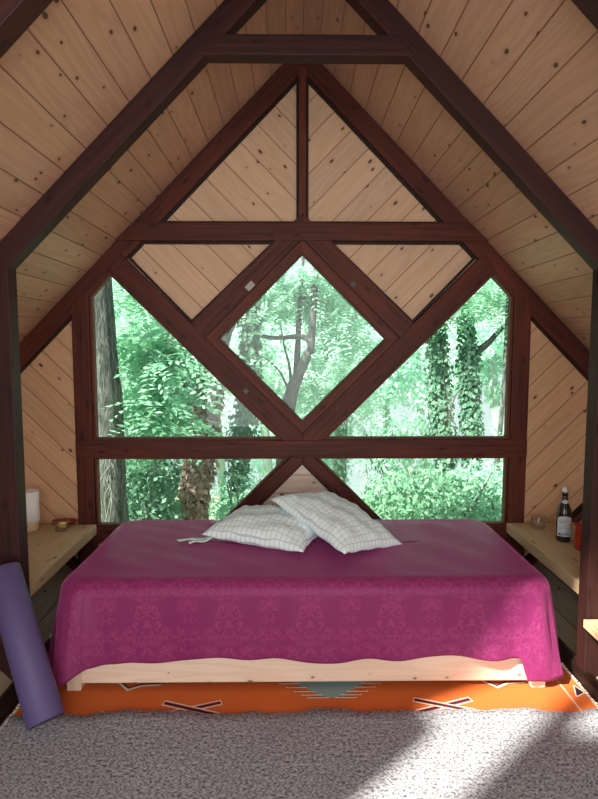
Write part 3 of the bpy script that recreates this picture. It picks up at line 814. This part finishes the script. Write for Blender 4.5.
def bark_mat(name, a, b):
    t = NT(name); u, v = t.uv()
    n = t.noise(t.comb(t.math('MULTIPLY', u, 7.), t.math('MULTIPLY', v, 38.)), 1., 5., .65, .8)
    c = t.mix(t.sstep(n, .35, .68), a, b); t.bsdf(c, .95, t.bump(n, 1., .03)); return t.m
BK = {'bark': bark_mat('dark_furrowed_bark', (.03, .04, .037), (.15, .165, .15)), 'near': bark_mat('furrowed_bark', (.04, .05, .048), (.19, .21, .19)), 'mid': bark_mat('grey_green_bark', (.11, .17, .145), (.28, .36, .31)), 'far': bark_mat('haze_paled_bark', (.28, .42, .36), (.42, .56, .48))}  # far bark paled to paint in haze

def leaves_mesh(name, base, dirs, nrm, ln, wd, mat, parent):
    """numpy: one folded rhomb (two quads -> 4 tris collapsed to 2 quads) per leaf"""
    n = len(base); dirs = dirs/np.linalg.norm(dirs, axis=1, keepdims=True)
    side = np.cross(dirs, nrm); side /= np.linalg.norm(side, axis=1, keepdims=True)+1e-9; up = np.cross(side, dirs)
    tip = base+dirs*ln[:, None]; m = base+dirs*(ln*.45)[:, None]-up*(wd*.15)[:, None]
    a = m+side*(wd/2)[:, None]+up*(wd*.2)[:, None]; b = m-side*(wd/2)[:, None]+up*(wd*.2)[:, None]
    V = np.stack([base, a, tip, b], 1).reshape(-1, 3)
    me = bpy.data.meshes.new(name); me.vertices.add(n*4); me.vertices.foreach_set('co', V.astype(np.float32).ravel())
    me.loops.add(n*4); me.loops.foreach_set('vertex_index', np.arange(n*4, dtype=np.int32))
    me.polygons.add(n); me.polygons.foreach_set('loop_start', np.arange(0, n*4, 4, dtype=np.int32))
    uvl = me.uv_layers.new(name='UVMap'); r = np.repeat(rng.random(n), 4); uvl.data.foreach_set('uv', np.stack([r, r], 1).astype(np.float32).ravel())
    me.update(calc_edges=True); me.validate()
    return link_mesh(name, me, mat, parent)
def rvec(n):
    v = rng.normal(size=(n, 3)); return v/np.linalg.norm(v, axis=1, keepdims=True)
def spray_leaves(centres, radii, nspray, L=.32, leaf=.05, pairs=8, droop=.35):
    """feathery compound sprays spread through ellipsoids"""
    B, D, N, LN, WD = [], [], [], [], []
    for c, r, ns in zip(centres, radii, nspray):
        c = np.array(c); r = np.array(r)
        p = c+rvec(ns)*r*(rng.random((ns, 1))**.45)
        az = rng.random(ns)*2*PI; d = np.stack([np.cos(az), np.sin(az), -droop+rng.normal(size=ns)*.3], 1); d /= np.linalg.norm(d, axis=1, keepdims=True)
        up = np.array([0, 0, 1.])+rng.normal(size=(ns, 3))*.35
        s = np.cross(d, up); s /= np.linalg.norm(s, axis=1, keepdims=True); u = np.cross(s, d)
        LL = L*(.6+.7*rng.random(ns))
        for k in range(pairs):
            f = (k+.6)/pairs
            q = p+d*(LL*f)[:, None]+np.array([0, 0, -1.])*(LL*f*f*.25)[:, None]
            for sg in (-1, 1):
                B.append(q); D.append(s*sg+d*.55+rng.normal(size=(ns, 3))*.12); N.append(u+rng.normal(size=(ns, 3))*.2)
                sz = leaf*(1.1-.55*abs(f-.4))*(.8+.4*rng.random(ns)); LN.append(sz); WD.append(sz*.48)
    return [np.concatenate(q) for q in (B, D, N)]+[np.concatenate(LN), np.concatenate(WD)]
def blob_leaves(centres, radii, counts, leaf=.06, wf=.6):
    B, D, N, LN = [], [], [], []
    for c, r, n in zip(centres, radii, counts):
        p = np.array(c)+rvec(n)*np.array(r)*(rng.random((n, 1))**.4); B.append(p)
        D.append(rvec(n)+np.array([0, 0, -.4])); N.append(rvec(n)+np.array([0, -.6, 1.1])); LN.append(leaf*(.6+.8*rng.random(n)))
    LN = np.concatenate(LN); return [np.concatenate(q) for q in (B, D, N)]+[LN, LN*wf]
def ivy_leaves(pts, rad, count, thick, leaf=.07):
    pts = np.array([tuple(p) for p in pts]); rad = np.array(rad); seg = rng.integers(0, len(pts)-1, count); f = rng.random(count)[:, None]
    c = pts[seg]*(1-f)+pts[seg+1]*f; rr = rad[seg]*(1-f[:, 0])+rad[seg+1]*f[:, 0]
    a = rng.random(count)*2*PI; o = np.stack([np.cos(a), np.sin(a), rng.normal(size=count)*.1], 1)
    # ivy grows in lumps
    lump = .5+.5*np.sin(c[:, 2]*5+a*2)*np.sin(c[:, 2]*2.3+1)
    p = c+o*(rr+thick*rng.random(count)*(.35+lump))[:, None]
    D = np.stack([rng.normal(size=count)*.6, rng.normal(size=count)*.3, -np.ones(count)], 1)+o*.4; N = o+rng.normal(size=(count, 3))*.35
    LN = leaf*(.6+.7*rng.random(count)); return [p, D, N, LN, LN*.85]
def ground_z(y): return -.5-(y-3.5)*.22
def smooth_path(pts, n=4):
    pts = [Vector(p) for p in pts]; out = []
    for i in range(len(pts)-1):
        p0, p1, p2, p3 = pts[max(i-1, 0)], pts[i], pts[i+1], pts[min(i+2, len(pts)-1)]
        for k in range(n):
            t_ = k/n; out.append(.5*((2*p1)+(-p0+p2)*t_+(2*p0-5*p1+4*p2-p3)*t_*t_+(-p0+3*p1-3*p2+p3)*t_**3))
    out.append(pts[-1]); return out
def tree(label, Y, trunk_px, widths, bark='mid', branches=(), crown=None, lm='mid', ivy=None, top=4.5, kind='spray', leaf=.05, L=.32, group='trees standing in the wood outside', extra=None):
    pts = [at(x, y, Y) for x, y in trunk_px]                # listed bottom to top
    g = ground_z(Y); d = (pts[0]-pts[1]); f = (pts[0].z-g)/max(.2, -d.z if d.z else 1); base = pts[0]+Vector((d.x*min(f, 1.2)*.5, 0, g-.1-pts[0].z))
    dt = (pts[-1]-pts[-2]).normalized(); 
    up_ = pts[-1]+Vector((dt.x*.5, 0, max(.3, top-pts[-1].z)))
    path = smooth_path([base]+pts+[up_]); w = [widths[0]*1.25]+list(widths)+[widths[-1]*.5]
    rad = []
    for i in range(len(path)):
        q = i/(len(path)-1)*(len(w)-1); k = min(int(q), len(w)-2); rad.append((w[k]*(1-(q-k))+w[k+1]*(q-k))/2)
    root = empty('tree', base); tag(root, label, 'tree', group)
    pin = Matrix.Translation(-base)
    def fix(o): o.matrix_parent_inverse = pin; return o
    mb = MB(); tube(mb, path, rad, 14, .07); fix(mb.build('trunk', BK[bark], root))
    for bp, bw in branches:
        bpt = smooth_path([at(x, y, Y+dy) for x, y, dy in bp]); mb = MB()
        tube(mb, bpt, [bw/2*(1-.75*i/(len(bpt)-1)) for i in range(len(bpt))], 8, .08); fix(mb.build('branch', BK[bark], root))
    if crown:
        C = [tuple(at(x, y, Y+dy)) for x, y, dy, rx, ry, rz, n_ in crown]; R = [c[3:6] for c in crown]; n_ = [c[6] for c in crown]
        data = spray_leaves(C, R, n_, L, leaf) if kind == 'spray' else blob_leaves(C, R, n_, leaf)
        fix(leaves_mesh('foliage', *data, LM[lm], root))
    if ivy:
        cnt, thick, m_, lf, (i0, i1) = ivy; a, b = int(i0*(len(path)-1)), int(i1*(len(path)-1))
        fix(leaves_mesh('ivy', *ivy_leaves(path[a:b+1], rad[a:b+1], cnt, thick, lf), LM[m_], root))
    return root, path

# big trunk beside the left post, white twigs at its foot
t1, _ = tree('thick furrowed grey trunk close beside the left window post', 5.2, [(113, 520), (110, 430), (105, 360), (101, 290)], [.27, .25, .23, .20], 'bark')
mb = MB()
for k in range(8):
    x0 = random.uniform(97, 112); y0 = random.uniform(500, 528); pts = [at(x0, y0+20, 5.0)]
    for j in range(5):
        x0 += random.uniform(-5, 7); y0 -= random.uniform(8, 16); pts.append(at(min(max(x0, 90), 122), y0, 5.0+random.uniform(-.03, .03)))
    tube(mb, smooth_path(pts, 3), .0045, 5)
vo = mb.build('bare_vines', simple('pale_dry_vine', (.17, .18, .16), .9)); tag(vo, 'tangle of bare pale vines at the foot of the leftmost trunk', 'vine')
tree('brown trunk wrapped in withered ivy leaves, seen through the left windows', 6.5, [(191, 520), (200, 460), (208, 400), (221, 340), (232, 290)], [.24, .23, .22, .21, .19], 'near',
     ivy=(4200, .055, 'dead', .065, (.0, .62)), crown=[(225, 235, .3, .7, .6, .35, 40)], lm='near', leaf=.055)
tree('feathery leaved young tree filling the left window', 5.9, [(150, 520), (156, 440), (160, 380), (175, 310)], [.07, .06, .05, .04], 'mid',
     branches=[([(158, 440, 0), (190, 405, -.3), (235, 380, -.4)], .03), ([(160, 400, 0), (130, 370, .2), (112, 340, .2)], .03), ([(168, 350, 0), (200, 340, -.2), (230, 350, -.3)], .025)],
     crown=[(150, 335, 0, .45, .5, .22, 105), (162, 362, -.2, .40, .4, .2, 90), (225, 362, -.2, .2, .3, .10, 22), (150, 400, -.3, .42, .4, .16, 80), (165, 422, -.3, .34, .4, .10, 45), (130, 290, .3, .35, .4, .2, 50), (128, 440, -.2, .3, .3, .14, 50)], lm='near', leaf=.085, L=.42)
tree('dark ivy covered tree behind the feathery leaves', 7.6, [(165, 520), (163, 430), (170, 350), (172, 290)], [.2, .18, .16, .12], 'mid',
     ivy=(2500, .16, 'ivy', .085, (.1, .95)), crown=[(165, 390, 0, .55, .4, .42, 2200), (150, 480, 0, .50, .4, .30, 2300), (185, 330, 0, .3, .4, .25, 900), (140, 350, 0, .3, .3, .3, 700)], lm='ivy', kind='blob', leaf=.075)
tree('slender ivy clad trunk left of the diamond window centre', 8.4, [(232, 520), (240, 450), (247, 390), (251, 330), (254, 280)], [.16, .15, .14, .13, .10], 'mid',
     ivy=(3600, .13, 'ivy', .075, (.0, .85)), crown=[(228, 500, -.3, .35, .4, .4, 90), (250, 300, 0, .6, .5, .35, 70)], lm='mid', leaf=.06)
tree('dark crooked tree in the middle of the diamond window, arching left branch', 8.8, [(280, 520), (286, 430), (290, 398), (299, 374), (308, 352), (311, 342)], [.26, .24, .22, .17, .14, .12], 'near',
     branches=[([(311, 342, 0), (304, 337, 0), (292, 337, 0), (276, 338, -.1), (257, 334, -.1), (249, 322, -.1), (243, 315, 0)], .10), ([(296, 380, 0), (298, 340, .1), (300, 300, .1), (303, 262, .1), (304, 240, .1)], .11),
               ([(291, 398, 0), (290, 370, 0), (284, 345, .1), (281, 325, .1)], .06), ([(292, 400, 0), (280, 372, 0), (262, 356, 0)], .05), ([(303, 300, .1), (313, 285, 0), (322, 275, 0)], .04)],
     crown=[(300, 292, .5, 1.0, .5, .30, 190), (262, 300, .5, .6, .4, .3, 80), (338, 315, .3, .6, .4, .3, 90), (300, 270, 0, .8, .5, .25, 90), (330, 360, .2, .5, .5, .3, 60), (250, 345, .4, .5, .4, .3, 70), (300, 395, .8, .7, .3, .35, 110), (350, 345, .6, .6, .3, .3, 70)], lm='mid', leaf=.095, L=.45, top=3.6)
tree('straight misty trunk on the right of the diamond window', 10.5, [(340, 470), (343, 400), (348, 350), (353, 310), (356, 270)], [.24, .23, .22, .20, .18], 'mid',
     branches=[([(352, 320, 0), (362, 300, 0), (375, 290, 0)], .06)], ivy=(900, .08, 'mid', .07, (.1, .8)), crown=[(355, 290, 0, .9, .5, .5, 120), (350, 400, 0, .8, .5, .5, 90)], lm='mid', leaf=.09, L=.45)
tree('broad ivy covered trunk, left of the pair in the right window', 7.2, [(446, 525), (444, 460), (440, 400), (437, 340), (435, 290)], [.18, .17, .16, .15, .13], 'mid',
     ivy=(4600, .085, 'ivy', .055, (.0, .9)), crown=[(420, 300, -.2, .6, .5, .28, 90)], lm='mid', leaf=.055)
tree('ivy covered forked trunk, right of the pair in the right window', 7.0, [(470, 525), (472, 460), (470, 400), (468, 350), (465, 290)], [.15, .14, .14, .13, .10], 'near',
     branches=[([(470, 355, 0), (486, 345, 0), (502, 328, 0), (525, 308, 0)], .11), ([(470, 380, 0), (456, 395, -.1), (448, 420, -.1)], .03)],
     ivy=(3400, .065, 'ivy', .055, (.0, .8)), crown=[(470, 285, -.4, .75, .5, .30, 170), (500, 300, -.5, .4, .4, .22, 80), (430, 310, -.3, .35, .4, .15, 40)], lm='near', leaf=.055, L=.32)
tree('thin dark leaning tree at the right window edge', 6.4, [(500, 525), (497, 470), (501, 420), (506, 350)], [.07, .06, .05, .05], 'near', crown=[(500, 480, 0, .25, .3, .35, 30), (500, 440, .3, .25, .3, .3, 30)], lm='mid', leaf=.05)

def shrub(label, x, y, Y, rx, rz, n, lm='shrub', leaf=.07, kind='blob'):
    c = at(x, y, Y); g = ground_z(Y); root = empty('shrub', (c.x, c.y, g)); tag(root, label, 'shrub', 'undergrowth below the windows')
    pin = Matrix.Translation((-c.x, -c.y, -g))
    mb = MB()
    for k in range(7):
        e = c+Vector((random.uniform(-rx, rx)*.8, random.uniform(-.3, .3), random.uniform(.1, 1)*rz)); m = (Vector((c.x, c.y, g))+e)/2+Vector((random.uniform(-.1, .1), 0, 0))
        tube(mb, smooth_path([(c.x+random.uniform(-.1, .1), c.y, g-.05), m, e], 4), [.014]*8+[.006], 5)
    mb.build('stems', BK['mid'], root).matrix_parent_inverse = pin
    data = blob_leaves([tuple(c)], [(rx, .45, rz)], [n], leaf, .5) if kind == 'blob' else spray_leaves([tuple(c)], [(rx, .45, rz)], [n], .3, leaf)
    leaves_mesh('foliage', *data, LM[lm], root).matrix_parent_inverse = pin
shrub('leafy green bush low in the right lower window', 430, 505, 5.6, .75, .38, 2400)
shrub('feathery bush in the lower right window beside the crossed brace', 370, 505, 6.2, .60, .42, 95, 'near', .055, 'spray')
shrub('yellow green bush at the far right of the lower window', 485, 500, 5.9, .42, .45, 1500, 'mid', .06)
shrub('dark green bush at the left end of the lower window', 142, 505, 6.0, .42, .42, 1900, 'ivy', .07)
shrub('light bush behind the bed between the trunk and the brace', 246, 505, 6.8, .36, .45, 70, 'near', .055, 'spray')
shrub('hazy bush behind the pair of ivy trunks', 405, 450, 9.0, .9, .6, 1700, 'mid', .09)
shrub('small dark green bush at the foot of the ivy trunks', 452, 515, 6.6, .55, .35, 1500, 'ivy', .07)

# trees farther off, haze painted in by paler leaves and bark
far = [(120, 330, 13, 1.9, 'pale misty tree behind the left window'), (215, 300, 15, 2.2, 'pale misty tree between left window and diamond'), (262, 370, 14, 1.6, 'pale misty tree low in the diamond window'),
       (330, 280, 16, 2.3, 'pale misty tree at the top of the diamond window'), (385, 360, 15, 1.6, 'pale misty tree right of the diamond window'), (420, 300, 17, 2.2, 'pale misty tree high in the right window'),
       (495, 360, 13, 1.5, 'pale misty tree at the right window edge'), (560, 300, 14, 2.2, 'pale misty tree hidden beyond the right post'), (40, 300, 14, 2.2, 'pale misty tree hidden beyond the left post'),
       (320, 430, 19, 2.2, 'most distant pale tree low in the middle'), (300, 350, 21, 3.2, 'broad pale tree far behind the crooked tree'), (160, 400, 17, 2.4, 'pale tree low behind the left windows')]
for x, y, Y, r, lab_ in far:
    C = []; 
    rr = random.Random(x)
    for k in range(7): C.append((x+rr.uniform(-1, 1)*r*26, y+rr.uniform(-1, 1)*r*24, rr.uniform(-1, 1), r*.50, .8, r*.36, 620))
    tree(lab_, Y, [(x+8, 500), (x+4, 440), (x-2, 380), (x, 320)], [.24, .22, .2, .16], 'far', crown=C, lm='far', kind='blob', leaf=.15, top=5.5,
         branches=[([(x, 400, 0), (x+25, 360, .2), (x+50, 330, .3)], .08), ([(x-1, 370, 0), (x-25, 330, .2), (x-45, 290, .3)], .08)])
# ground outside
t = NT('leaf_litter'); tc = t.n('ShaderNodeTexCoord').outputs['Object']; n = t.noise(tc, 3., 6., .7)
t.bsdf(t.mix(t.sstep(n, .4, .62), (.40, .36, .27), (.30, .50, .30)), .95, t.bump(n, .8, .05)); M['litter'] = t.m
mb = MB()
for i in range(40):
    for j in range(30):
        P = []
        for a, b in ((0, 0), (1, 0), (1, 1), (0, 1)):
            x, y = -20+(i+a), 3.52+(j+b)*.9; P.append((x, y, ground_z(y)+.12*math.sin(x*1.3+y)*math.sin(y*.9)))
        mb.face(P, None, 0, True)
gr = mb.build('ground', M['litter']); tag(gr, kind='structure')

# ------------------------------------------------------------------ light
W = bpy.data.worlds.new('world'); SC.world = W; W.use_nodes = True; nt = W.node_tree
bg = nt.nodes['Background']; bg.inputs[0].default_value = (.80, .955, .925, 1); bg.inputs[1].default_value = 1.0
sun = bpy.data.lights.new('sun', 'SUN'); so = bpy.data.objects.new('sun', sun); COL.objects.link(so)
sun.energy = 15.0; sun.angle = math.radians(2.2); sun.color = (1, .93, .80)
so.rotation_euler = Vector((.75, .66, -.93)).to_track_quat('-Z', 'Y').to_euler()
def area(loc, rot, sx, sy, e, col):
    l = bpy.data.lights.new('added_fill_light', 'AREA'); l.shape = 'RECTANGLE'; l.size = sx; l.size_y = sy; l.energy = e; l.color = col
    o = bpy.data.objects.new('added_fill_light', l); COL.objects.link(o); o.location = loc; o.rotation_euler = rot; return o
area((0, YS-.3, 1.5), (math.radians(90), 0, 0), 2.6, 2.4, 95, (1, .97, .97))  # added fill lamp beyond the near end, brightens the room

SC.view_settings.view_transform = 'Standard'; SC.view_settings.look = 'None'; SC.view_settings.exposure = 0; SC.view_settings.gamma = 1
SC.cycles.use_denoising = True
SC.cycles.max_bounces = 8; SC.cycles.transparent_max_bounces = 12
